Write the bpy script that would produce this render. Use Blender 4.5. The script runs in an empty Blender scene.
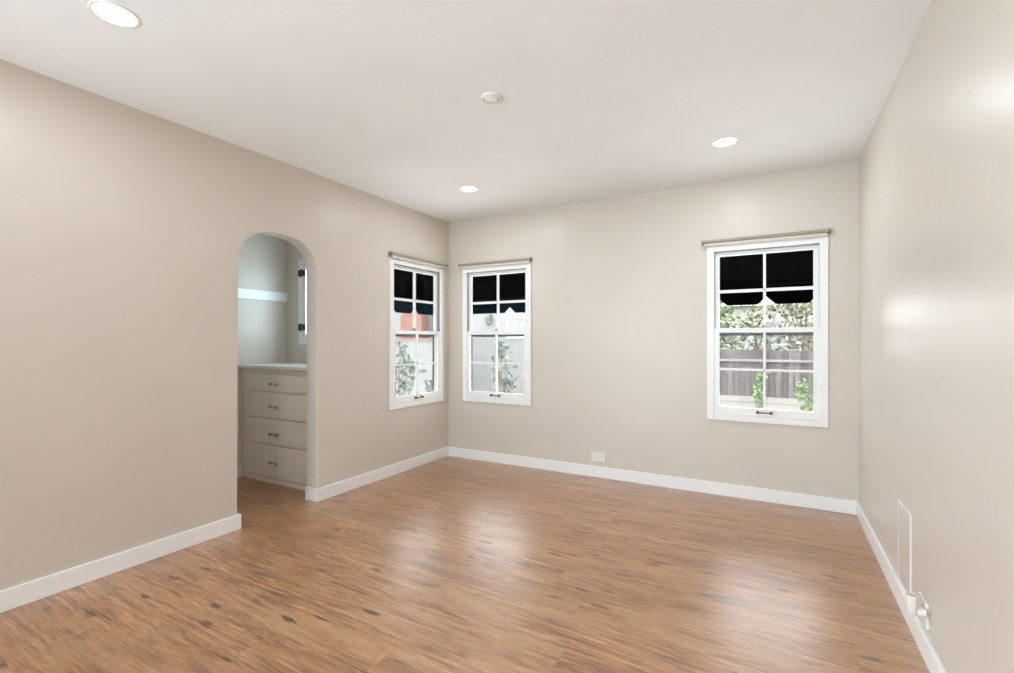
import bpy, bmesh, math, random
from mathutils import Vector, Matrix
sc = bpy.context.scene
COL = sc.collection
R = math.radians

# ------------------------------------------------------------------ camera, world, sun, exposure
YAW = R(29.364)
cam_data = bpy.data.cameras.new('camera')
cam_data.sensor_width = 36.0
cam_data.lens = 477.06 / 1014 * 36.0
cam_data.shift_y = 4.65 / 1014
cam_data.clip_start = 0.02
cam = bpy.data.objects.new('camera', cam_data)
cam.location = (0, 0, 1.196)
cam.rotation_euler = (R(90), 0, YAW)
COL.objects.link(cam)
sc.camera = cam

world = bpy.data.worlds.new('overcast_sky')
sc.world = world
world.use_nodes = True
bg = world.node_tree.nodes['Background']
bg.inputs[0].default_value = (0.93, 0.97, 1.0, 1)
bg.inputs[1].default_value = 8.0

sun_data = bpy.data.lights.new('sun', 'SUN')
sun_data.energy = 3.0
sun_data.angle = R(12)
sun_data.color = (1.0, 0.95, 0.88)
sun = bpy.data.objects.new('sun', sun_data)
sun.rotation_euler = Vector((-.5, .38, -.78)).to_track_quat('-Z', 'Y').to_euler()
COL.objects.link(sun)

# added fill light, set at an invented left-wall opening behind the camera
fill_data = bpy.data.lights.new('fill_light', 'AREA')
fill_data.shape = 'RECTANGLE'; fill_data.size = 2.5; fill_data.size_y = 2.0
fill_data.spread = R(130)
fill_data.energy = 120.0
fill_data.color = (0.71, 0.885, 1.0)
fill = bpy.data.objects.new('fill_light', fill_data)
fill.location = (-2.80, -2.60, 1.08)
fill.rotation_euler = Vector((0.30, 0.90, 0.34)).to_track_quat('-Z', 'Y').to_euler()
COL.objects.link(fill)

# daylight outside the closet window
cl_data = bpy.data.lights.new('closet_window_daylight', 'AREA')
cl_data.shape = 'RECTANGLE'; cl_data.size = 0.56; cl_data.size_y = 0.68; cl_data.energy = 11.0; cl_data.color = (0.62, 0.84, 1.0)
cl = bpy.data.objects.new('closet_window_daylight', cl_data)
cl.location = (-3.56, 3.11, 1.565); cl.rotation_euler = Vector((0, -1, 0)).to_track_quat('-Z', 'Z').to_euler()
COL.objects.link(cl)

CAN_POWER = 6.8
vs = sc.view_settings
vs.view_transform = 'Standard'
vs.look = 'None'
vs.exposure = 0.0
vs.gamma = 1.0
vs.use_curve_mapping = False

sc.cycles.max_bounces = 16
sc.cycles.diffuse_bounces = 8
sc.cycles.transparent_max_bounces = 24

# ------------------------------------------------------------------ room dimensions
XL, XR, YB, YF, H = -2.98, 0.499, 4.049, -4.20, 2.44
T = 0.09                       # outer wall thickness
TI = 0.12                      # wall between room and closet
CX, CY0, CY1 = -4.11, 1.15, 2.96   # closet behind the left wall

# ------------------------------------------------------------------ materials
def mat(name, color, rough=0.5, spec=0.5, metal=0.0):
    m = bpy.data.materials.new(name); m.use_nodes = True
    b = m.node_tree.nodes['Principled BSDF']
    b.inputs['Base Color'].default_value = (*color, 1)
    b.inputs['Roughness'].default_value = rough
    b.inputs['Metallic'].default_value = metal
    b.inputs['Specular IOR Level'].default_value = spec
    return m

class NT:
    """small helper to wire shader nodes"""
    def __init__(s, m):
        s.t = m.node_tree; s.n = s.t.nodes; s.b = s.n.get('Principled BSDF')
    def new(s, typ, **kw):
        n = s.n.new(typ)
        for k, v in kw.items(): setattr(n, k, v)
        return n
    def link(s, a, b): s.t.links.new(a, b)
    def val(s, sock, v):
        if hasattr(v, 'is_linked') or isinstance(v, bpy.types.NodeSocket): s.link(v, sock)
        else: sock.default_value = v
    def math(s, op, a, b=0.0, c=None):
        n = s.new('ShaderNodeMath', operation=op)
        s.val(n.inputs[0], a); s.val(n.inputs[1], b)
        if c is not None: s.val(n.inputs[2], c)
        return n.outputs[0]
    def noise(s, vec, scale, detail=3, rough=0.5):
        n = s.new('ShaderNodeTexNoise'); n.inputs['Scale'].default_value = scale
        n.inputs['Detail'].default_value = detail; n.inputs['Roughness'].default_value = rough
        s.link(vec, n.inputs['Vector']); return n.outputs[0]
    def ramp(s, fac, stops):
        n = s.new('ShaderNodeValToRGB'); e = n.color_ramp.elements
        while len(e) < len(stops): e.new(0.5)
        for x, (p, c) in zip(e, stops): x.position = p; x.color = (*c, 1)
        s.link(fac, n.inputs[0]); return n.outputs[0]
    def mix(s, fac, a, b, mode='MIX'):
        n = s.new('ShaderNodeMix', data_type='RGBA', blend_type=mode)
        s.val(n.inputs[0], fac); s.val(n.inputs[6], a); s.val(n.inputs[7], b); return n.outputs[2]
    def combine(s, x, y, z):
        n = s.new('ShaderNodeCombineXYZ')
        for i, v in enumerate((x, y, z)): s.val(n.inputs[i], v)
        return n.outputs[0]
    def bump(s, height, strength, dist=0.01):
        n = s.new('ShaderNodeBump'); n.inputs['Strength'].default_value = strength
        n.inputs['Distance'].default_value = dist; s.link(height, n.inputs['Height'])
        s.link(n.outputs[0], s.b.inputs['Normal'])

def geo_pos(nt): return nt.new('ShaderNodeNewGeometry').outputs['Position']

def painted(name, color, rough, bump=0.0, scale=60, spec=0.5, vary=0.02):
    m = mat(name, color, rough, spec); nt = NT(m); p = geo_pos(nt)
    v = nt.noise(p, 1.7, 3)
    c = nt.ramp(v, [(0.3, tuple(x * (1 - vary) for x in color)), (0.7, tuple(min(1, x * (1 + vary)) for x in color))])
    nt.link(c, nt.b.inputs['Base Color'])
    if bump:
        a = nt.noise(p, scale, 4); nt.bump(a, bump, 0.004)
    return m

M = {}
M['wall'] = painted('wall_paint', (0.648, 0.589, 0.524), 0.34, 0.10, 22, 0.32)
M['ceiling'] = painted('ceiling_paint', (0.875, 0.905, 0.915), 0.8, 0.16, 70, 0.3)
M['trim'] = painted('white_trim_paint', (0.86, 0.86, 0.86), 0.32, 0, 40, 0.5, 0.01)
M['cabinet'] = painted('cabinet_paint', (0.86, 0.80, 0.715), 0.38, 0.03, 30)
M['counter'] = painted('counter_paint', (0.78, 0.77, 0.74), 0.22)
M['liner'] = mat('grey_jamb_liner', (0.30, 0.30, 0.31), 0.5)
M['plastic'] = mat('white_plastic', (0.78, 0.77, 0.74), 0.35)
M['plastic_ivory'] = mat('ivory_plastic', (0.80, 0.76, 0.70), 0.35)
M['slot'] = mat('dark_slot', (0.03, 0.03, 0.03), 0.6)
M['bronze'] = mat('dark_bronze', (0.045, 0.042, 0.04), 0.35, 0.5, 0.6)
M['nickel'] = mat('brushed_nickel', (0.46, 0.44, 0.40), 0.35, 0.5, 0.9)
M['shade'] = mat('shade_fabric', (0.60, 0.54, 0.45), 0.7)
M['shade_dark'] = mat('shade_tube', (0.34, 0.30, 0.25), 0.55)
M['cap'] = mat('bracket_taupe', (0.22, 0.20, 0.17), 0.5)
M['panel'] = painted('panel_paint', (0.72, 0.68, 0.63), 0.35)
M['screen_bar'] = mat('screen_frame', (0.12, 0.11, 0.11), 0.5)
M['canvas'] = mat('awning_canvas', (0.0013, 0.0014, 0.0014), 0.95, 0.0)
M['steel'] = mat('awning_steel', (0.004, 0.004, 0.004), 0.9, 0.0)

def lens_mat():
    m = mat('lamp_lens', (1, 1, 1), 0.5); b = m.node_tree.nodes['Principled BSDF']
    b.inputs['Emission Color'].default_value = (0.96, 0.98, 1, 1)
    b.inputs['Emission Strength'].default_value = 6.0
    return m
M['lens'] = lens_mat()

def glass_mat():
    m = bpy.data.materials.new('window_glass'); m.use_nodes = True; t = m.node_tree; t.nodes.clear()
    o = t.nodes.new('ShaderNodeOutputMaterial'); mx = t.nodes.new('ShaderNodeMixShader')
    a = t.nodes.new('ShaderNodeBsdfTransparent'); a.inputs[0].default_value = (0.97, 0.985, 0.98, 1)
    g = t.nodes.new('ShaderNodeBsdfGlossy'); g.inputs['Roughness'].default_value = 0.0
    f = t.nodes.new('ShaderNodeFresnel')
    gm = t.nodes.new('ShaderNodeNewGeometry'); mr = t.nodes.new('ShaderNodeMapRange')
    mr.inputs['To Min'].default_value = 1.10; mr.inputs['To Max'].default_value = 1 / 1.10   # same index from both faces of the thin pane
    t.links.new(gm.outputs['Backfacing'], mr.inputs['Value']); t.links.new(mr.outputs[0], f.inputs[0])
    t.links.new(f.outputs[0], mx.inputs[0]); t.links.new(a.outputs[0], mx.inputs[1]); t.links.new(g.outputs[0], mx.inputs[2])
    t.links.new(mx.outputs[0], o.inputs[0]); return m
M['glass'] = glass_mat()

def mesh_mat():
    m = bpy.data.materials.new('screen_mesh'); m.use_nodes = True; t = m.node_tree; t.nodes.clear()
    o = t.nodes.new('ShaderNodeOutputMaterial'); mx = t.nodes.new('ShaderNodeMixShader')
    a = t.nodes.new('ShaderNodeBsdfTransparent'); g = t.nodes.new('ShaderNodeBsdfDiffuse')
    g.inputs[0].default_value = (0.34, 0.35, 0.37, 1); mx.inputs[0].default_value = 0.15
    t.links.new(a.outputs[0], mx.inputs[1]); t.links.new(g.outputs[0], mx.inputs[2]); t.links.new(mx.outputs[0], o.inputs[0]); return m
M['mesh'] = mesh_mat()

def valance_mat(name, ca, cb):
    m = bpy.data.materials.new(name); m.use_nodes = True; t = m.node_tree; t.nodes.clear()
    o = t.nodes.new('ShaderNodeOutputMaterial'); mx = t.nodes.new('ShaderNodeMixShader')
    a = t.nodes.new('ShaderNodeBsdfDiffuse'); a.inputs[0].default_value = ca
    g = t.nodes.new('ShaderNodeBsdfTranslucent'); g.inputs[0].default_value = cb; mx.inputs[0].default_value = 0.5
    t.links.new(a.outputs[0], mx.inputs[1]); t.links.new(g.outputs[0], mx.inputs[2]); t.links.new(mx.outputs[0], o.inputs[0]); return m
M['valance'] = valance_mat('valance_canvas', (0.0015, 0.002, 0.002, 1), (0.0015, 0.002, 0.002, 1))
M['valance_teal'] = valance_mat('valance_canvas_teal', (0.008, 0.016, 0.02, 1), (0.022, 0.045, 0.055, 1))

def floor_mat():
    m = mat('wood_plank_floor', (0.3, 0.2, 0.12), 0.36, 0.35)
    m.node_tree.nodes['Principled BSDF'].inputs['Coat Weight'].default_value = 1.0
    m.node_tree.nodes['Principled BSDF'].inputs['Coat IOR'].default_value = 1.85
    m.node_tree.nodes['Principled BSDF'].inputs['Coat Roughness'].default_value = 0.31; nt = NT(m); p = geo_pos(nt)
    s = nt.new('ShaderNodeSeparateXYZ'); nt.link(p, s.inputs[0]); x, y = s.outputs[0], s.outputs[1]
    PW, PL = 0.178, 1.22
    ry = nt.math('DIVIDE', y, PW); row = nt.math('FLOOR', ry); fy = nt.math('FRACT', ry)
    wn = nt.new('ShaderNodeTexWhiteNoise', noise_dimensions='1D'); nt.link(row, wn.inputs['W'])
    xs = nt.math('ADD', nt.math('DIVIDE', x, PL), nt.math('MULTIPLY', wn.outputs[0], 7.0))
    colm = nt.math('FLOOR', xs); fx = nt.math('FRACT', xs)
    idv = nt.combine(row, colm, 0.0)
    w2 = nt.new('ShaderNodeTexWhiteNoise', noise_dimensions='3D'); nt.link(idv, w2.inputs['Vector'])
    rnd = w2.outputs['Value']
    off = nt.math('MULTIPLY', rnd, 37.0)
    # grain: noises stretched along the planks
    wav = nt.noise(nt.combine(nt.math('MULTIPLY', x, 1.3), nt.math('MULTIPLY', y, 5.0), off), 1.0, 2)
    yy = nt.math('ADD', y, nt.math('MULTIPLY', wav, 0.055))
    g1 = nt.noise(nt.combine(nt.math('MULTIPLY', x, 4.0), nt.math('MULTIPLY', yy, 55.0), off), 1.0, 8, 0.72)
    g2 = nt.noise(nt.combine(nt.math('MULTIPLY', x, 26.0), nt.math('MULTIPLY', yy, 210.0), off), 1.0, 5, 0.7)
    g3 = nt.noise(nt.combine(nt.math('MULTIPLY', x, 2.4), nt.math('MULTIPLY', yy, 9.0), off), 1.0, 3, 0.5)
    c = nt.ramp(g1, [(0.34, (0.060, 0.024, 0.008)), (0.45, (0.215, 0.098, 0.036)), (0.56, (0.340, 0.170, 0.072)), (0.68, (0.47, 0.300, 0.178))])
    c = nt.mix(nt.ramp(g3, [(0.42, (0, 0, 0)), (0.66, (0.75, 0.75, 0.75))]), c, (0.370, 0.225, 0.122, 1))
    c = nt.mix(0.6, c, nt.ramp(g2, [(0.3, (0.58, 0.54, 0.50)), (0.7, (1.18, 1.18, 1.18))]), 'MULTIPLY')
    tone = nt.ramp(rnd, [(0.0, (1.22, 1.04, 0.84)), (0.5, (1.42, 1.24, 1.02)), (1.0, (1.52, 1.42, 1.24))])
    c = nt.mix(1.0, c, tone, 'MULTIPLY')
    # knots and dark streaks
    vo = nt.new('ShaderNodeTexVoronoi', feature='SMOOTH_F1'); vo.inputs['Scale'].default_value = 1.0; vo.inputs['Smoothness'].default_value = 0.15
    nt.link(nt.combine(nt.math('MULTIPLY', x, 3.6), nt.math('MULTIPLY', yy, 12.0), off), vo.inputs['Vector'])
    kn = nt.math('ADD', vo.outputs['Distance'], nt.math('ADD', nt.math('MULTIPLY', nt.math('SUBTRACT', g1, 0.5), 0.7), nt.math('MULTIPLY', nt.math('SUBTRACT', g2, 0.5), 0.35)))
    kf = nt.ramp(kn, [(0.10, (1, 1, 1)), (0.19, (0, 0, 0))])
    km = nt.noise(nt.combine(nt.math('MULTIPLY', x, 1.9), nt.math('MULTIPLY', y, 3.1), off), 1.0, 1)
    kf = nt.math('MULTIPLY', kf, nt.ramp(km, [(0.38, (0.4, 0.4, 0.4)), (0.54, (1, 1, 1))]))
    c = nt.mix(nt.math('MULTIPLY', kf, 0.92), c, (0.040, 0.019, 0.009, 1))
    st = nt.noise(nt.combine(nt.math('MULTIPLY', x, 5.0), nt.math('MULTIPLY', yy, 70.0), nt.math('ADD', off, 11.0)), 1.0, 7, 0.68)
    sf = nt.ramp(st, [(0.55, (0, 0, 0)), (0.64, (1, 1, 1))])
    c = nt.mix(nt.math('MULTIPLY', sf, 0.42), c, (0.055, 0.026, 0.013, 1))
    # seams between planks
    ey = nt.math('MINIMUM', fy, nt.math('SUBTRACT', 1.0, fy)); ex = nt.math('MINIMUM', fx, nt.math('SUBTRACT', 1.0, fx))
    seam = nt.math('MAXIMUM', nt.math('LESS_THAN', ey, 0.008), nt.math('LESS_THAN', ex, 0.0011))
    c = nt.mix(nt.math('MULTIPLY', seam, 0.28), c, (0.09, 0.055, 0.035, 1))
    nt.link(c, nt.b.inputs['Base Color'])
    rr = nt.math('ADD', 0.34, nt.math('MULTIPLY', g1, 0.14)); nt.link(rr, nt.b.inputs['Roughness'])
    return m
M['floor'] = floor_mat()

def wood_fence_mat():
    m = mat('weathered_fence_wood', (0.3, 0.27, 0.26), 0.85, 0.2); nt = NT(m); p = geo_pos(nt)
    s = nt.new('ShaderNodeSeparateXYZ'); nt.link(p, s.inputs[0])
    idx = nt.math('FLOOR', nt.math('DIVIDE', s.outputs[0], 0.14))
    wn = nt.new('ShaderNodeTexWhiteNoise', noise_dimensions='1D'); nt.link(idx, wn.inputs['W'])
    g = nt.noise(nt.combine(nt.math('MULTIPLY', s.outputs[0], 26.0), 0.0, nt.math('MULTIPLY', s.outputs[2], 1.2)), 1.0, 4, 0.6)
    c = nt.ramp(g, [(0.28, (0.062, 0.052, 0.052)), (0.72, (0.155, 0.132, 0.131))])
    c = nt.mix(1.0, c, nt.ramp(wn.outputs[0], [(0, (0.62, 0.58, 0.58)), (1, (1.3, 1.28, 1.28))]), 'MULTIPLY')
    nt.link(c, nt.b.inputs['Base Color']); return m
M['fence'] = wood_fence_mat()
M['rail'] = painted('fence_rail_wood', (0.21, 0.19, 0.185), 0.85, 0, 40, 0.2, 0.15)
M['kick'] = painted('sun_bleached_boards', (0.28, 0.26, 0.235), 0.85, 0, 40, 0.2, 0.12)

def brick_mat():
    m = mat('red_brick', (0.5, 0.2, 0.15), 0.85, 0.2); nt = NT(m); p = geo_pos(nt)
    s = nt.new('ShaderNodeSeparateXYZ'); nt.link(p, s.inputs[0])
    b = nt.new('ShaderNodeTexBrick'); b.inputs['Scale'].default_value = 1.0
    b.inputs['Color1'].default_value = (0.185, 0.066, 0.048, 1); b.inputs['Color2'].default_value = (0.135, 0.044, 0.031, 1)
    b.inputs['Mortar'].default_value = (0.19, 0.16, 0.145, 1); b.inputs['Mortar Size'].default_value = 0.012
    b.inputs['Brick Width'].default_value = 0.24; b.inputs['Row Height'].default_value = 0.085
    nt.link(nt.combine(nt.math('ADD', s.outputs[0], s.outputs[1]), s.outputs[2], 0.0), b.inputs['Vector'])
    nt.link(b.outputs[0], nt.b.inputs['Base Color']); return m
M['brick'] = brick_mat()
M['stucco'] = painted('pale_stucco', (0.185, 0.183, 0.183), 0.9, 0.3, 30, 0.2)
M['stucco_bright'] = painted('white_stucco', (0.30, 0.295, 0.29), 0.9, 0.3, 30, 0.2)
M['capstone'] = painted('rose_capstone', (0.17, 0.10, 0.09), 0.8)
M['roof'] = painted('roof_shingle', (0.30, 0.27, 0.26), 0.9, 0.5, 14, 0.2, 0.2)
M['house_glass'] = mat('far_window_glass', (0.19, 0.195, 0.21), 0.6, 0.05)
M['lantern'] = mat('lantern_iron', (0.09, 0.092, 0.085), 0.6)
M['bark'] = painted('bark', (0.20, 0.15, 0.11), 0.9, 0.5, 30, 0.2, 0.2)
M['soil'] = painted('garden_soil', (0.20, 0.175, 0.145), 0.95, 0.4, 6, 0.1, 0.25)

def leaf_mat(name, a, b):
    m = mat(name, a, 0.55, 0.3); nt = NT(m)
    oi = nt.new('ShaderNodeNewGeometry').outputs['Random Per Island']
    nt.link(nt.ramp(oi, [(0.0, a), (1.0, b)]), nt.b.inputs['Base Color']); return m
M['leaf_green'] = leaf_mat('leaf_green', (0.040, 0.066, 0.024), (0.22, 0.25, 0.14))
M['leaf_olive'] = leaf_mat('leaf_olive', (0.075, 0.085, 0.052), (0.28, 0.29, 0.20))
M['leaf_pink'] = leaf_mat('leaf_dusky', (0.12, 0.11, 0.105), (0.30, 0.275, 0.265))
M['leaf_bright'] = leaf_mat('leaf_bright', (0.045, 0.090, 0.027), (0.17, 0.24, 0.092))
M['leaf_grey'] = leaf_mat('leaf_grey', (0.055, 0.078, 0.060), (0.155, 0.185, 0.15))

# ------------------------------------------------------------------ mesh helpers
def box(bm, x0, x1, y0, y1, z0, z1, bevel=0.0):
    r = bmesh.ops.create_cube(bm, size=1.0)
    for v in r['verts']:
        v.co = Vector((x0 + (v.co.x + .5) * (x1 - x0), y0 + (v.co.y + .5) * (y1 - y0), z0 + (v.co.z + .5) * (z1 - z0)))
    if bevel:
        ed = list({e for v in r['verts'] for e in v.link_edges})
        bmesh.ops.bevel(bm, geom=ed, offset=bevel, segments=2, affect='EDGES', profile=0.5)

def tube(bm, a, b, r0, r1=None, seg=16, caps=True):
    a, b = Vector(a), Vector(b); d = b - a; r1 = r0 if r1 is None else r1
    q = d.to_track_quat('Z', 'Y').to_matrix().to_4x4()
    bmesh.ops.create_cone(bm, cap_ends=caps, cap_tris=False, segments=seg, radius1=r0, radius2=r1, depth=d.length,
                          matrix=Matrix.Translation((a + b) / 2) @ q)

def lathe(bm, prof, seg=32, loc=(0, 0, 0), rot=None):
    """turn (radius, height) pairs around the local Z axis"""
    rings = []
    rot = rot or Matrix.Identity(3)
    for r, z in prof:
        if r < 1e-6: rings.append([bm.verts.new(rot @ Vector((0, 0, z)) + Vector(loc))])
        else: rings.append([bm.verts.new(rot @ Vector((r * math.cos(2 * math.pi * k / seg), r * math.sin(2 * math.pi * k / seg), z)) + Vector(loc)) for k in range(seg)])
    for A, B in zip(rings, rings[1:]):
        for k in range(seg):
            k2 = (k + 1) % seg
            if len(A) == 1 and len(B) > 1: bm.faces.new((A[0], B[k], B[k2]))
            elif len(B) == 1 and len(A) > 1: bm.faces.new((A[k], A[k2], B[0]))
            elif len(A) > 1: bm.faces.new((A[k], A[k2], B[k2], B[k]))

def prism(bm, pts, d):
    """extrude a closed outline (list of 3-D points in one plane) by the vector d"""
    d = Vector(d)
    vs0 = [bm.verts.new(p) for p in pts]; vs1 = [bm.verts.new(Vector(p) + d) for p in pts]
    f0 = bm.faces.new(vs0); f1 = bm.faces.new(list(reversed(vs1)))
    n = len(pts)
    side = [bm.faces.new((vs0[(i + 1) % n], vs0[i], vs1[i], vs1[(i + 1) % n])) for i in range(n)]
    return vs0, vs1, side

def obj(name, bm, m, parent=None, smooth=False, loc=None):
    bmesh.ops.recalc_face_normals(bm, faces=bm.faces[:])
    me = bpy.data.meshes.new(name); bm.to_mesh(me); bm.free()
    me.materials.append(m)
    if smooth:
        for p in me.polygons: p.use_smooth = True
        me.set_sharp_from_angle(angle=R(40))
    o = bpy.data.objects.new(name, me); COL.objects.link(o)
    if parent is not None: o.parent = parent
    if loc is not None: o.location = loc
    return o

def boxes(name, m, parent, *bs, bevel=0.0):
    bm = bmesh.new()
    for b in bs: box(bm, *b, bevel=bevel)
    return obj(name, bm, m, parent)

def struct(name, m, *bs, bevel=0.0):
    o = boxes(name, m, None, *bs, bevel=bevel); o['kind'] = 'structure'; return o

def tag(o, label, cat, group=None, kind=None):
    o['label'] = label; o['category'] = cat
    if group: o['group'] = group
    if kind: o['kind'] = kind
    return o

def thing(name, label, cat, loc=(0, 0, 0), rotz=0.0, group=None):
    o = bpy.data.objects.new(name, None); COL.objects.link(o); o.empty_display_size = 0.1
    o.location = loc; o.rotation_euler = (0, 0, rotz)
    return tag(o, label, cat, group)

def copy_tree(o, parent=None):
    c = o.copy(); COL.objects.link(c)
    if parent is not None: c.parent = parent
    for ch in [k for k in bpy.data.objects if k.parent == o]: copy_tree(ch, c)
    return c

# ------------------------------------------------------------------ the shell
struct('floor', M['floor'], (CX - 0.15, XR + 0.15, YF - 0.15, YB + T, -0.12, 0.0))
struct('ceiling', M['ceiling'], (CX - 0.15, XR + 0.15, YF - 0.15, YB + T, H, H + 0.15))
WZ0, WZ1, WH = 0.605, 1.925, 0.365           # rough openings of the windows
def wall_back():
    W1, W2 = -0.0715, -2.403
    bs = [(XL - T, W2 - WH, YB, YB + T, 0, H), (W2 + WH, W1 - WH, YB, YB + T, 0, H), (W1 + WH, XR + 0.15, YB, YB + T, 0, H)]
    for w in (W1, W2):
        bs += [(w - WH, w + WH, YB, YB + T, 0, WZ0), (w - WH, w + WH, YB, YB + T, WZ1, H)]
    struct('wall_back', M['wall'], *bs)
wall_back()
struct('wall_right', M['wall'], (XR, XR + 0.15, YF, YB, 0, H))
struct('wall_front', M['wall'], (XL - T, XR + 0.15, YF - 0.15, YF, 0, H))

def arch_pts():
    yc, hw, zs, hz, n = 2.107, 0.302, 1.66, 0.278, 2.55
    pts = [(yc - hw, 0.0)]
    N = 40
    for k in range(N + 1):
        a = math.pi - math.pi * k / N
        c, s = math.cos(a), math.sin(a)
        pts.append((yc + hw * math.copysign(abs(c) ** (2 / n), c), zs + hz * abs(s) ** (2 / n)))
    pts.append((yc + hw, 0.0))
    return pts
def wall_left():
    bm = bmesh.new()
    ap = arch_pts(); ys = 3.0; W3 = 3.555
    out = [(YF, 0.0), (-3.9, 0.0), (-3.9, 2.1), (-1.3, 2.1), (-1.3, 0.0)] + ap + [(ys, 0.0), (ys, H), (YF, H)]  # the opening behind the camera is added to go with the fill light
    v0, v1, side = prism(bm, [(XL, y, z) for y, z in out], (-TI, 0, 0))
    idx = range(5, 5 + len(ap) - 1)
    ed = [bm.edges.get((v0[i], v0[i + 1])) for i in idx]
    ed = [e for e in ed if e]
    bmesh.ops.bevel(bm, geom=ed, offset=0.012, segments=3, affect='EDGES', profile=0.5)
    for b in [(XL - T, XL, ys, W3 - WH, 0, H), (XL - T, XL, W3 + WH, YB, 0, H), (XL - T, XL, W3 - WH, W3 + WH, 0, WZ0), (XL - T, XL, W3 - WH, W3 + WH, WZ1, H)]:
        box(bm, *b)
    o = obj('wall_left', bm, M['wall'], smooth=True); o['kind'] = 'structure'
wall_left()
# closet behind the arch
CWX, CWH, CWZ0, CWZ1 = -3.56, 0.30, 1.215, 1.915
struct('wall_closet_side', M['wall'], (CX - 0.15, CX, CY0, CY1, 0, H))
struct('wall_closet_front', M['wall'], (CX - 0.15, XL - TI, CY0 - 0.15, CY0, 0, H))
struct('wall_closet_back', M['wall'], (CX - 0.15, CWX - CWH, CY1, CY1 + 0.12, 0, H), (CWX + CWH, XL - TI, CY1, CY1 + 0.12, 0, H),
       (CWX - CWH, CWX + CWH, CY1, CY1 + 0.12, 0, CWZ0), (CWX - CWH, CWX + CWH, CY1, CY1 + 0.12, CWZ1, H))
# baseboards
BH, BT = 0.0956, 0.015
AY0, AY1 = 1.805, 2.409
struct('baseboard_back', M['trim'], (XL, XR, YB - BT, YB, 0, BH), bevel=0.003)
struct('baseboard_right', M['trim'], (XR - BT, XR, YF, YB - BT, 0, BH), bevel=0.003)
struct('baseboard_left_near', M['trim'], (XL, XL + BT, -1.3, AY0 + BT, 0, BH), (XL - TI, XL, AY0, AY0 + BT, 0, BH), bevel=0.003)
struct('baseboard_left_far', M['trim'], (XL, XL + BT, AY1 - BT, YB - BT, 0, BH), (XL - TI, XL, AY1 - BT, AY1, 0, BH), bevel=0.003)
struct('baseboard_closet', M['cabinet'], (CX, CX + BT, CY0, 2.52, 0, BH), bevel=0.003)
struct('trim_1', M['trim'], (CX, CX + 0.02, CY0, CY1, 1.573, 1.661), bevel=0.002)   # shelf cleat on the closet wall

# ------------------------------------------------------------------ windows (local x along the wall, y outward)
def frame_boxes(u0, u1, z0, z1, l, r, b, t, v0, v1):
    return [(u0, u0 + l, v0, v1, z0, z1), (u1 - r, u1, v0, v1, z0, z1), (u0 + l, u1 - r, v0, v1, z0, z0 + b), (u0 + l, u1 - r, v0, v1, z1 - t, z1)]

def double_hung(name, loc, rotz, lock_u, half=.397, cw=.052, gh=.311):
    """two-over-two double hung sashes; half = outer casing half width, gh = half width of the glass"""
    root = bpy.data.objects.new(name, None); COL.objects.link(root)
    root.location = loc; root.rotation_euler = (0, 0, rotz); root['kind'] = 'structure'
    ci = half - cw; si = ci + .001; st = si - gh
    boxes('casing', M['trim'], root, *frame_boxes(-half, half, .585, 1.945, cw, cw, .045, .052, -.016, -.0005), bevel=0.003)
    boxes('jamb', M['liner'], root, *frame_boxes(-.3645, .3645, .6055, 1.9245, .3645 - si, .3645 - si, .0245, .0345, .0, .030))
    boxes('outer_jamb', M['trim'], root, *frame_boxes(-.3645, .3645, .6055, 1.9245, .3645 - si - .012, .3645 - si - .012, .0245, .0345, .0305, T))
    # upper sash in the outer track
    up = boxes('upper_sash', M['trim'], root, *frame_boxes(-si + .0005, si - .0005, 1.262, 1.889, st, st, .032, .030, .026, .056),
               (-.009, .009, .029, .053, 1.29, 1.862), (-gh, gh, .029, .053, 1.572, 1.594), bevel=0.002)
    boxes('pane', M['glass'], up, (-gh - .003, gh + .003, .040, .043, 1.292, 1.861))
    # lower sash in the inner track
    lo = boxes('lower_sash', M['trim'], root, *frame_boxes(-si + .0005, si - .0005, .631, 1.296, st, st, .059, .032, -.006, .024),
               (-.008, .008, -.003, .021, .69, 1.265), (-gh, gh, -.003, .021, .970, .986), bevel=0.002)
    boxes('pane', M['glass'], lo, (-gh - .003, gh + .003, .008, .011, .688, 1.266))
    bm = bmesh.new()
    for s in (-1, 1):
        tube(bm, (s * .045, -.006, .662), (s * .045, -.028, .662), .010, .0075, 14)
        bmesh.ops.create_uvsphere(bm, u_segments=12, v_segments=8, radius=.0095, matrix=Matrix.Translation((s * .045, -.030, .662)))
    tube(bm, (-.045, -.030, .662), (.045, -.030, .662), .0040, None, 12)
    obj('lift_handle', bm, M['bronze'], lo, True)
    bm = bmesh.new()
    box(bm, lock_u - .03, lock_u + .03, .002, .022, 1.296, 1.303, .002)
    tube(bm, (lock_u, .012, 1.303), (lock_u, .012, 1.314), .010, .008, 14)
    box(bm, lock_u - .006, lock_u + .035, .006, .018, 1.310, 1.318, .002)
    obj('sash_lock', bm, M['bronze'] if lock_u else M['nickel'], lo)
    sf = boxes('insect_screen', M['screen_bar'], root, *frame_boxes(-si + .001, si - .001, .632, 1.262, .012, .012, .018, .024, .070, .082))
    boxes('screen_mesh', M['mesh'], sf, (-si + .011, si - .011, .0755, .0765, .648, 1.236))
    return root
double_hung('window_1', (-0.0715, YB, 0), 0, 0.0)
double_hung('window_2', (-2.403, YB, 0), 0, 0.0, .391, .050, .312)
double_hung('window_3', (XL, 3.555, 0), R(90), -0.05, .387, .046, .312)

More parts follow.
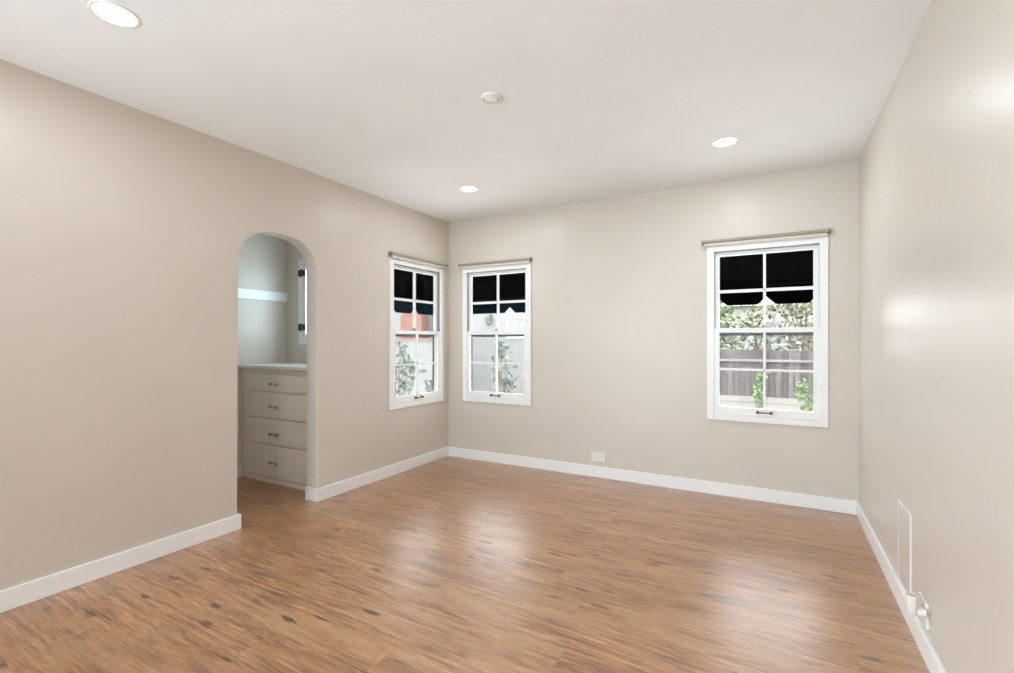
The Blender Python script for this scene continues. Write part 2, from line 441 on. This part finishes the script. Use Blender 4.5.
def closet_window():
    root = bpy.data.objects.new('window_4', None); COL.objects.link(root)
    root.location = (CWX, CY1, 0); root['kind'] = 'structure'
    boxes('casing', M['trim'], root, *frame_boxes(-.35, .35, 1.163, 1.965, .052, .052, .052, .052, -.014, -.0005), bevel=0.003)
    boxes('jamb', M['trim'], root, *frame_boxes(-.2995, .2995, 1.2155, 1.9145, .008, .008, .008, .008, 0, .12))
    s = boxes('casement_sash', M['trim'], root, *frame_boxes(-.29, .29, 1.225, 1.905, .032, .032, .034, .034, -.004, .03), bevel=0.002)
    boxes('pane', M['glass'], s, (-.26, .26, .012, .015, 1.257, 1.873))
    for z in (1.325, 1.832):
        bm = bmesh.new()
        box(bm, -.345, -.305, -.020, -.0142, z - .03, z + .03, .001)
        box(bm, -.298, -.262, -.010, -.0042, z - .026, z + .026, .001)
        tube(bm, (-.300, -.020, z - .036), (-.300, -.020, z + .036), .0075, None, 12)
        obj('hinge', bm, M['bronze'], root)
closet_window()

# ------------------------------------------------------------------ roller blinds over the windows
def blind(label, loc, rotz, L):
    t = thing('roller_blind', label, 'blind', loc, rotz, 'rolled-up roller blinds')
    y, z = -.034, 1.970
    bm = bmesh.new(); tube(bm, (-L, y, z), (L, y, z), .0125, None, 20); obj('fabric_roll', bm, M['shade_dark'], t, True)
    bm = bmesh.new(); box(bm, -L + .008, L - .008, y - .006, y + .004, z - .036, z - .0135, .002); obj('hem_bar', bm, M['shade'], t)
    for s in (-1, 1):
        bm = bmesh.new()
        box(bm, s * (L + .004) - .0025, s * (L + .004) + .0025, y - .013, -.0005, z - .016, z + .016, .001)
        box(bm, s * (L - .004) - .010, s * (L - .004) + .010, -.004, -.0005, z - .016, z + .016, .001)
        tube(bm, (s * L, y, z), (s * (L + .004), y, z), .006, None, 14)
        obj('bracket', bm, M['cap'], t)
    return t
blind('beige roller blind rolled up above the single window nearest the right wall', (-0.085, YB, 0), 0, .412)
blind('beige roller blind rolled up above the back-wall window next to the corner', (-2.412, YB, 0), 0, .402)
blind('beige roller blind rolled up above the left-wall window beyond the arch', (XL, 3.565, 0), R(90), .402)

# ------------------------------------------------------------------ recessed ceiling lights
def can_light(label, x, y):
    t = thing('recessed_light', label, 'ceiling light', (x, y, H), 0, 'recessed ceiling lights')
    bm = bmesh.new(); lathe(bm, [(.067, .03), (.067, -.003), (.070, -.0045), (.076, -.0035), (.078, -.0002)], 40); obj('trim_ring', bm, M['trim'], t, True)
    bm = bmesh.new(); lathe(bm, [(0, -.005), (.040, -.0045), (.067, -.002)], 40); obj('lens', bm, M['lens'], t, True)
    ld = bpy.data.lights.new('lamp_glow', 'AREA'); ld.shape = 'DISK'; ld.size = .13; ld.energy = CAN_POWER; ld.color = (0.85, 0.94, 1.0)
    lo = bpy.data.objects.new('lamp_glow', ld); COL.objects.link(lo); lo.parent = t; lo.location = (0, 0, -.012)
can_light('round recessed ceiling light nearest the camera above the plain left wall', -2.19, .85)
can_light('small round recessed ceiling light near the corner between the two narrow windows', -2.18, 3.24)
can_light('round recessed ceiling light in front of the window beside the right wall', -.275, 3.265)
can_light('round recessed ceiling light above the camera near the right wall', -.275, .70)

t = thing('ceiling_cover_plate', 'round white blank cover plate with two screws on the ceiling', 'cover plate', (-1.264, 2.079, H))
bm = bmesh.new(); lathe(bm, [(.052, -.0002), (.052, -.007), (.047, -.011), (0, -.012)], 40); obj('plate', bm, M['trim'], t, True)
for s in (-1, 1):
    bm = bmesh.new(); lathe(bm, [(.006, -.010), (.006, -.0132), (.003, -.0142), (0, -.0142)], 14, (s * .032, s * .018, 0)); obj('screw', bm, M['nickel'], t, True)

# ------------------------------------------------------------------ built-in drawer cabinet in the closet
FY = 2.535     # face plane
def drawer_front(bm, z0, z1):
    box(bm, CX + .088, XL - TI - .055, FY - .020, FY - .001, z0, z1, .0045)
t = thing('drawer_cabinet', 'built-in cream cabinet of four drawers seen through the arched opening', 'cabinet', (0, 0, 0))
boxes('body', M['cabinet'], t, (CX + .001, XL - TI - .001, FY, CY1 - .001, 0.001, 0.960))
boxes('base_strip', M['cabinet'], t, (CX + .016, XL - TI - .001, FY - .012, FY - .0005, 0.001, 0.040), bevel=.002)
boxes('top_strip', M['cabinet'], t, (CX + .001, XL - TI - .001, FY - .014, FY - .0005, 0.925, 0.9595), bevel=.002)
for z0, z1 in ((.058, .316), (.332, .537), (.553, .761), (.777, .915)):
    bm = bmesh.new(); drawer_front(bm, z0, z1); d = obj('drawer', bm, M['cabinet'], t)
    zc = {.058: .180, .332: .420, .553: .652, .777: .838}[z0]
    bm = bmesh.new()
    for s in (-1, 1):
        lathe(bm, [(.005, 0), (.005, .012), (.011, .017), (.013, .023), (.009, .028), (0, .030)], 16, (-3.632 + s * .042, FY - .0205, zc), Matrix.Rotation(R(90), 3, 'X'))
    tube(bm, (-3.675, FY - .032, zc), (-3.589, FY - .032, zc), .0035, None, 10)
    obj('pull', bm, M['nickel'], d, True)
c = boxes('countertop', M['counter'], None, (CX + .001, XL - TI - .001, FY - .045, CY1 - .001, 0.961, 0.990), bevel=.004)
tag(c, 'white painted countertop slab on the closet drawer cabinet', 'countertop')

# ------------------------------------------------------------------ outlets and panel
t = thing('wall_outlet', 'small ivory sideways outlet plate low on the back wall above the baseboard', 'outlet', (-1.355, YB, .18))
bm = bmesh.new(); box(bm, -.064, .064, -.008, -.0003, -.040, .040, .003); obj('cover_plate', bm, M['plastic_ivory'], t)
for s in (-1, 1):
    bm = bmesh.new(); box(bm, s * .030 - .020, s * .030 + .020, -.0095, -.008, -.016, .016, .0007); r = obj('receptacle', bm, M['plastic_ivory'], t)
    boxes('slot', M['slot'], r, (s * .030 - .007, s * .030 + .002, -.0098, -.0094, .006, .008), (s * .030 - .007, s * .030 + .002, -.0098, -.0094, -.008, -.006))

t = thing('access_panel', 'flush rectangular access panel low on the right wall painted like the wall', 'panel', (XR, 2.70, .0985))
bm = bmesh.new()
for b in frame_boxes(-.116, .116, 0, .366, .010, .010, .010, .010, -.004, -.0003): box(bm, b[2], b[3], b[0], b[1], b[4], b[5])
obj('panel_frame', bm, M['trim'], t)
bm = bmesh.new(); box(bm, -.0035, -.0008, -.1035, .1005, .0125, .3515, .0006); obj('panel_door', bm, M['wall'], t)
boxes('gap_shade', M['slot'], t, (-.0007, -.0003, -.106, .106, .010, .356))  # dark sheet behind the door, painting in the shade of the slit

t = thing('wall_outlet', 'white outlet box low on the right wall holding the plugged-in cylinder', 'outlet', (XR, 2.365, .17))
bm = bmesh.new(); box(bm, -.012, -.0003, -.058, .058, -.046, .046, .003); obj('cover_plate', bm, M['plastic'], t)
bm = bmesh.new(); box(bm, -.0135, -.0118, .012, .048, -.017, .017, .0007); obj('receptacle', bm, M['plastic'], t)
t = thing('plug_in_nightlight', 'white hollow cylinder plugged into the right wall outlet by a short arm', 'nightlight', (XR - .0125, 2.305, .186))
bm = bmesh.new(); tube(bm, (-.0005, 0, 0), (-.030, 0, 0), .017, .015, 18); obj('plug_arm', bm, M['plastic_ivory'], t, True)
bm = bmesh.new(); lathe(bm, [(0, -.012), (.015, -.012), (.0195, -.006), (.020, .060), (.0165, .060), (.0155, .040), (0, .040)], 24, (-.040, -.0, 0)); obj('cylinder_shell', bm, M['plastic_ivory'], t, True)

# ------------------------------------------------------------------ awnings outside
AZ0, AZF, AZW, AP = 1.525, 1.70, 2.30, 0.62     # valance hem, front bar, top on the wall, projection from the wall
def scallop(a, b, apexes):
    """hem outline from a to b: flat bottoms with cut corners meeting at raised notches"""
    pts = [(a, AZF), (a, AZ0)]
    for q in apexes: pts += [(q - .073, AZ0), (q, AZ0 + .070), (q + .073, AZ0)]
    return pts + [(b, AZ0), (b, AZF)]
YO, XO = YB + T, XL - T
FYA, FXA = YB + .80, XL - .80
t = thing('window_awning', 'black canvas awning with notched hem outside the window beside the right wall', 'awning', (0, 0, 0), 0, 'black canvas awnings')
x0, x1 = -.74, .60
bm = bmesh.new(); prism(bm, [(x0, YO + .002, AZW), (x1, YO + .002, AZW), (x1, FYA, AZF), (x0, FYA, AZF)], (0, .004, .006)); obj('canopy', bm, M['canvas'], t)
for x in (x0, x1):
    bm = bmesh.new(); prism(bm, [(x, YO + .002, AZW), (x, FYA, AZF), (x, FYA, AZ0), (x, YO + .002, AZ0)], (.004, 0, 0)); obj('side_panel', bm, M['canvas'], t)
bm = bmesh.new(); prism(bm, [(x, FYA + .006, z) for x, z in scallop(x0, x1, [-.465, -.07, .325])], (0, .003, 0)); obj('valance', bm, M['valance'], t)
bm = bmesh.new(); tube(bm, (x0, FYA - .012, AZF), (x1, FYA - .012, AZF), .011)
for x in (x0 + .02, x1 - .02): tube(bm, (x, YO + .004, AZF - .02), (x, FYA - .012, AZF), .010)
obj('frame_bar', bm, M['steel'], t)

t = thing('corner_awning', 'black canvas awning wrapping the house corner outside the two narrow windows', 'awning', (0, 0, 0), 0, 'black canvas awnings')
xe, ye = -1.85, 3.20
bm = bmesh.new()
prism(bm, [(XO, YO, AZW), (xe, YO + .002, AZW), (xe, FYA, AZF), (FXA, FYA, AZF)], (0, .003, .006))
prism(bm, [(XO, YO, AZW), (XO - .002, ye, AZW), (FXA, ye, AZF), (FXA, FYA, AZF)], (-.003, 0, .006))
obj('canopy', bm, M['canvas'], t)
bm = bmesh.new(); prism(bm, [(xe, YO + .002, AZW), (xe, FYA, AZF), (xe, FYA, AZ0), (xe, YO + .002, AZ0)], (.004, 0, 0)); obj('side_panel', bm, M['canvas'], t)
bm = bmesh.new()
prism(bm, [(x, FYA + .006, z) for x, z in scallop(FXA, xe, [-3.28, -2.695, -2.303])], (0, .003, 0))
prism(bm, [(FXA - .006, y, z) for y, z in scallop(ye, FYA, [3.29, 3.675, 4.066, 4.460])], (-.003, 0, 0))
obj('valance', bm, M['valance_teal'], t)
bm = bmesh.new(); tube(bm, (FXA, FYA - .012, AZF), (xe, FYA - .012, AZF), .011); tube(bm, (FXA + .012, ye, AZF), (FXA + .012, FYA, AZF), .011)
tube(bm, (XO, YO, AZF - .02), (FXA + .01, FYA - .01, AZF), .010)
obj('frame_bar', bm, M['steel'], t)

# ------------------------------------------------------------------ the garden outside
GZ = -0.55
M['bounce_slab'] = painted('pale_bounce_slab', (0.74, 0.73, 0.71), 0.9, 0.2, 12, 0.2, 0.06)
struct('floor_bounce_slab', M['bounce_slab'], (-12, 9, YB + T + .02, 9.4, GZ, GZ + .02))  # unseen pale slab added to bounce daylight up through the windows
g = struct('ground', M['soil'], (-40, 30, -20, 60, GZ - .2, GZ))

t = thing('wooden_fence', 'weathered grey board fence with a horizontal rail across the garden', 'fence', (0, 14, GZ))
bm = bmesh.new(); random.seed(4)
k = -25
while k * .14 < 8:
    x = k * .14; k += 1
    box(bm, x + .006, x + .134, 0, .02, .30, 1.52 + random.uniform(-.012, .012))
box(bm, -3.5, 8, .0201, .028, .31, 1.48); obj('picket_panel', bm, M['fence'], t)
boxes('rail', M['rail'], t, (-3.5, 8, -.075, -.001, 1.215, 1.275))
boxes('rail', M['rail'], t, (-3.5, 8, .021, .08, .45, .53))
for z in (.0, .155): boxes('kick_board', M['kick'], t, (-3.5, 8, -.02 - z * .1, .02, z, z + .145))
for x in (-3.4, -1.7, .75, 3.1, 5.5, 7.9): boxes('post', M['rail'], t, (x - .05, x + .05, .021, .12, 0, 1.40))

def leaf_quads(bm, rnd, center, rad, n, size, flat=1.0):
    for _ in range(n):
        while True:
            d = Vector((rnd.uniform(-1, 1), rnd.uniform(-1, 1), rnd.uniform(-1, 1)))
            if .15 < d.length < 1: break
        p = Vector(center) + Vector((d.x * rad[0], d.y * rad[1], d.z * rad[2]))
        a = Vector((rnd.gauss(0, 1), rnd.gauss(0, 1), rnd.gauss(0, .7) - .2)).normalized()
        b = a.cross(Vector((rnd.gauss(0, 1), rnd.gauss(0, 1), rnd.gauss(0, 1)))).normalized()
        n_ = a.cross(b)
        L = size * rnd.uniform(.7, 1.4); Wd = L * .32
        vs_ = [bm.verts.new(q) for q in (p, p + a * L * .45 + b * Wd - n_ * L * .05, p + a * L, p + a * L * .45 - b * Wd - n_ * L * .05)]
        bm.faces.new(vs_)

def tree(label, x, y, h, rx, seed, lm, n=9, leaves=170, size=.16, low=.35):
    rnd = random.Random(seed)
    t = thing('garden_tree', label, 'tree', (x, y, GZ), 0, 'trees behind the fence')
    bm = bmesh.new()
    tube(bm, (0, 0, 0), (rx * .06, 0, h * .55), .09, .055, 10)
    bl = bmesh.new()
    for k in range(n):
        a = k * 2.4 + rnd.uniform(-.3, .3); rr = rx * rnd.uniform(.25, .75)
        c = Vector((math.cos(a) * rr, math.sin(a) * rr * .7, h * (low + (1 - low) * (k + .5) / n)))
        tube(bm, (rx * .05, 0, h * rnd.uniform(.25, .5)), c, .04, .012, 7)
        leaf_quads(bl, rnd, c, (rx * .5, rx * .42, h * .13), leaves, size)
    obj('trunk', bm, M['bark'], t, True)
    obj('foliage', bl, M[lm], t)
tree('green leafy tree behind the fence at left in the wide garden view', -1.75, 16.6, 3.5, 1.0, 1, 'leaf_green', 11, 80)
tree('olive leafy tree behind the fence right of the garden view middle', .75, 16.8, 3.6, .95, 2, 'leaf_olive', 11, 72)
tree('dusky bare-looking tree standing farthest right behind the fence', 2.2, 19.2, 4.0, 1.0, 3, 'leaf_pink', 10, 70)
tree('low dark green tree between the two leafy trees behind the fence', -.55, 18.5, 3.0, .9, 5, 'leaf_green', 9, 55)

def shrub(label, x, y, h, rx, seed, lm, n, leaves, size, base=.0):
    rnd = random.Random(seed)
    t = thing('garden_shrub', label, 'shrub', (x, y, GZ + (.02 if y < 9.4 else 0)), 0, 'garden shrubs outside the windows')
    bm = bmesh.new(); bl = bmesh.new()
    for k in range(n):
        f = (k + .6) / n; z = h * (base + (1 - base) * f)
        c = Vector((rnd.uniform(-1, 1) * rx * .65, rnd.uniform(-1, 1) * rx * .5, z))
        tube(bm, (c.x * .25, c.y * .25, 0), c, .012, .005, 6)
        leaf_quads(bl, rnd, c, (rx * .5, rx * .5, h / n * .8), leaves, size)
    obj('stem', bm, M['bark'], t)
    obj('foliage', bl, M[lm], t)
shrub('slender bright green climbing shrub in front of the wooden fence', -.26, 10.0, 1.22, .13, 11, 'leaf_bright', 9, 34, .085)
shrub('small rounded green shrub before the fence toward the right', .47, 10.0, .95, .17, 12, 'leaf_bright', 5, 34, .085, .45)
shrub('tall loose grey-green shrub outside the back-wall corner window', -4.30, 7.5, 1.72, .26, 13, 'leaf_grey', 12, 24, .10, .3)
shrub('twiggy low shrub right of the tall shrub in the corner window', -3.95, 7.7, 1.25, .14, 14, 'leaf_pink', 8, 12, .05, .3)
shrub('loose grey-green shrub outside the left-wall window', -5.80, 6.5, 1.60, .27, 15, 'leaf_grey', 12, 24, .10, .3)
shrub('low grey-green shrub at the right edge of the left-wall window', -5.25, 6.65, 1.0, .20, 16, 'leaf_grey', 6, 26, .09, .3)

def house(label, x0, x1, y0, y1, zt, wm, windows=(), roof=True):
    t = thing('neighbour_house', label, 'house', ((x0 + x1) / 2, y0, GZ))
    w, d, hh = (x1 - x0) / 2, y1 - y0, zt - GZ
    boxes('wall', M[wm], t, (-w, w, 0, d, 0, hh))
    if roof:
        bm = bmesh.new(); e = .4
        prism(bm, [(-w - e, -e, hh), (-w - e, d + e, hh), (-w - e, d / 2, hh + d * .28)], (2 * w + 2 * e, 0, 0)); obj('roof', bm, M['roof'], t)
    for a, b, c_, d_ in windows:
        a -= (x0 + x1) / 2; b -= (x0 + x1) / 2; c_ -= GZ; d_ -= GZ
        f = boxes('window', M['trim'], t, *frame_boxes(a, b, c_, d_, .06, .06, .06, .06, -.04, -.001))
        boxes('pane', M['house_glass'], f, (a + .05, b - .05, -.02, -.002, c_ + .05, d_ - .05), ((a + b) / 2 - .015, (a + b) / 2 + .015, -.03, -.002, c_, d_))
    return t
house('pale stucco house close outside the back-wall corner window', -7.7, -4.0, 11.0, 16.5, 3.3, 'stucco', [(-6.2, -5.45, 1.27, 1.84)])
house('pale house far behind the garden trees', -4.0, 5.5, 26.0, 32.0, 2.9, 'stucco_bright', [(-2.9, -1.9, 1.0, 2.2), (-.6, .5, 1.0, 2.2), (1.5, 2.6, 1.0, 2.2)])
house('pale house behind the red brick chimney', -15.5, -10.3, 13.9, 19.0, 3.6, 'stucco')
t = thing('brick_chimney', 'red brick chimney stack beyond the garden wall in the left-wall window', 'chimney', (-11.12, 12.9, GZ))
bm = bmesh.new()
box(bm, -.48, .48, 0, .399, 0, 2.6); box(bm, -.40, .40, .02, .399, 2.6, 3.3); box(bm, -.34, .34, .04, .399, 3.3, 5.0)
obj('stack', bm, M['brick'], t)
boxes('crown', M['capstone'], t, (-.40, .40, -.02, .399, 5.0, 5.1))
t = thing('garden_wall', 'pale rendered garden wall with rose coping outside the left-wall window', 'wall', (-10.2, 9.0, GZ))
boxes('wall_body', M['stucco'], t, (-4.5, 3.3, 0, .2, .02, 1.76))
boxes('coping', M['capstone'], t, (-4.55, 3.35, -.03, .23, 1.76, 1.81))
t = thing('wall_lantern', 'dark iron lantern hanging on the pale neighbouring house wall', 'lantern', (-6.68, 11.0, 1.62))
bm = bmesh.new(); lathe(bm, [(.02, 0), (.07, .03), (.09, .16), (.11, .18), (.03, .25), (0, .26)], 8, (0, -.13, 0)); obj('lamp_body', bm, M['lantern'], t)
bm = bmesh.new(); tube(bm, (0, -.002, .27), (0, -.13, .27), .012); tube(bm, (0, -.13, .27), (0, -.13, .25), .012); box(bm, -.04, .04, -.015, -.001, .17, .31); obj('bracket', bm, M['lantern'], t)
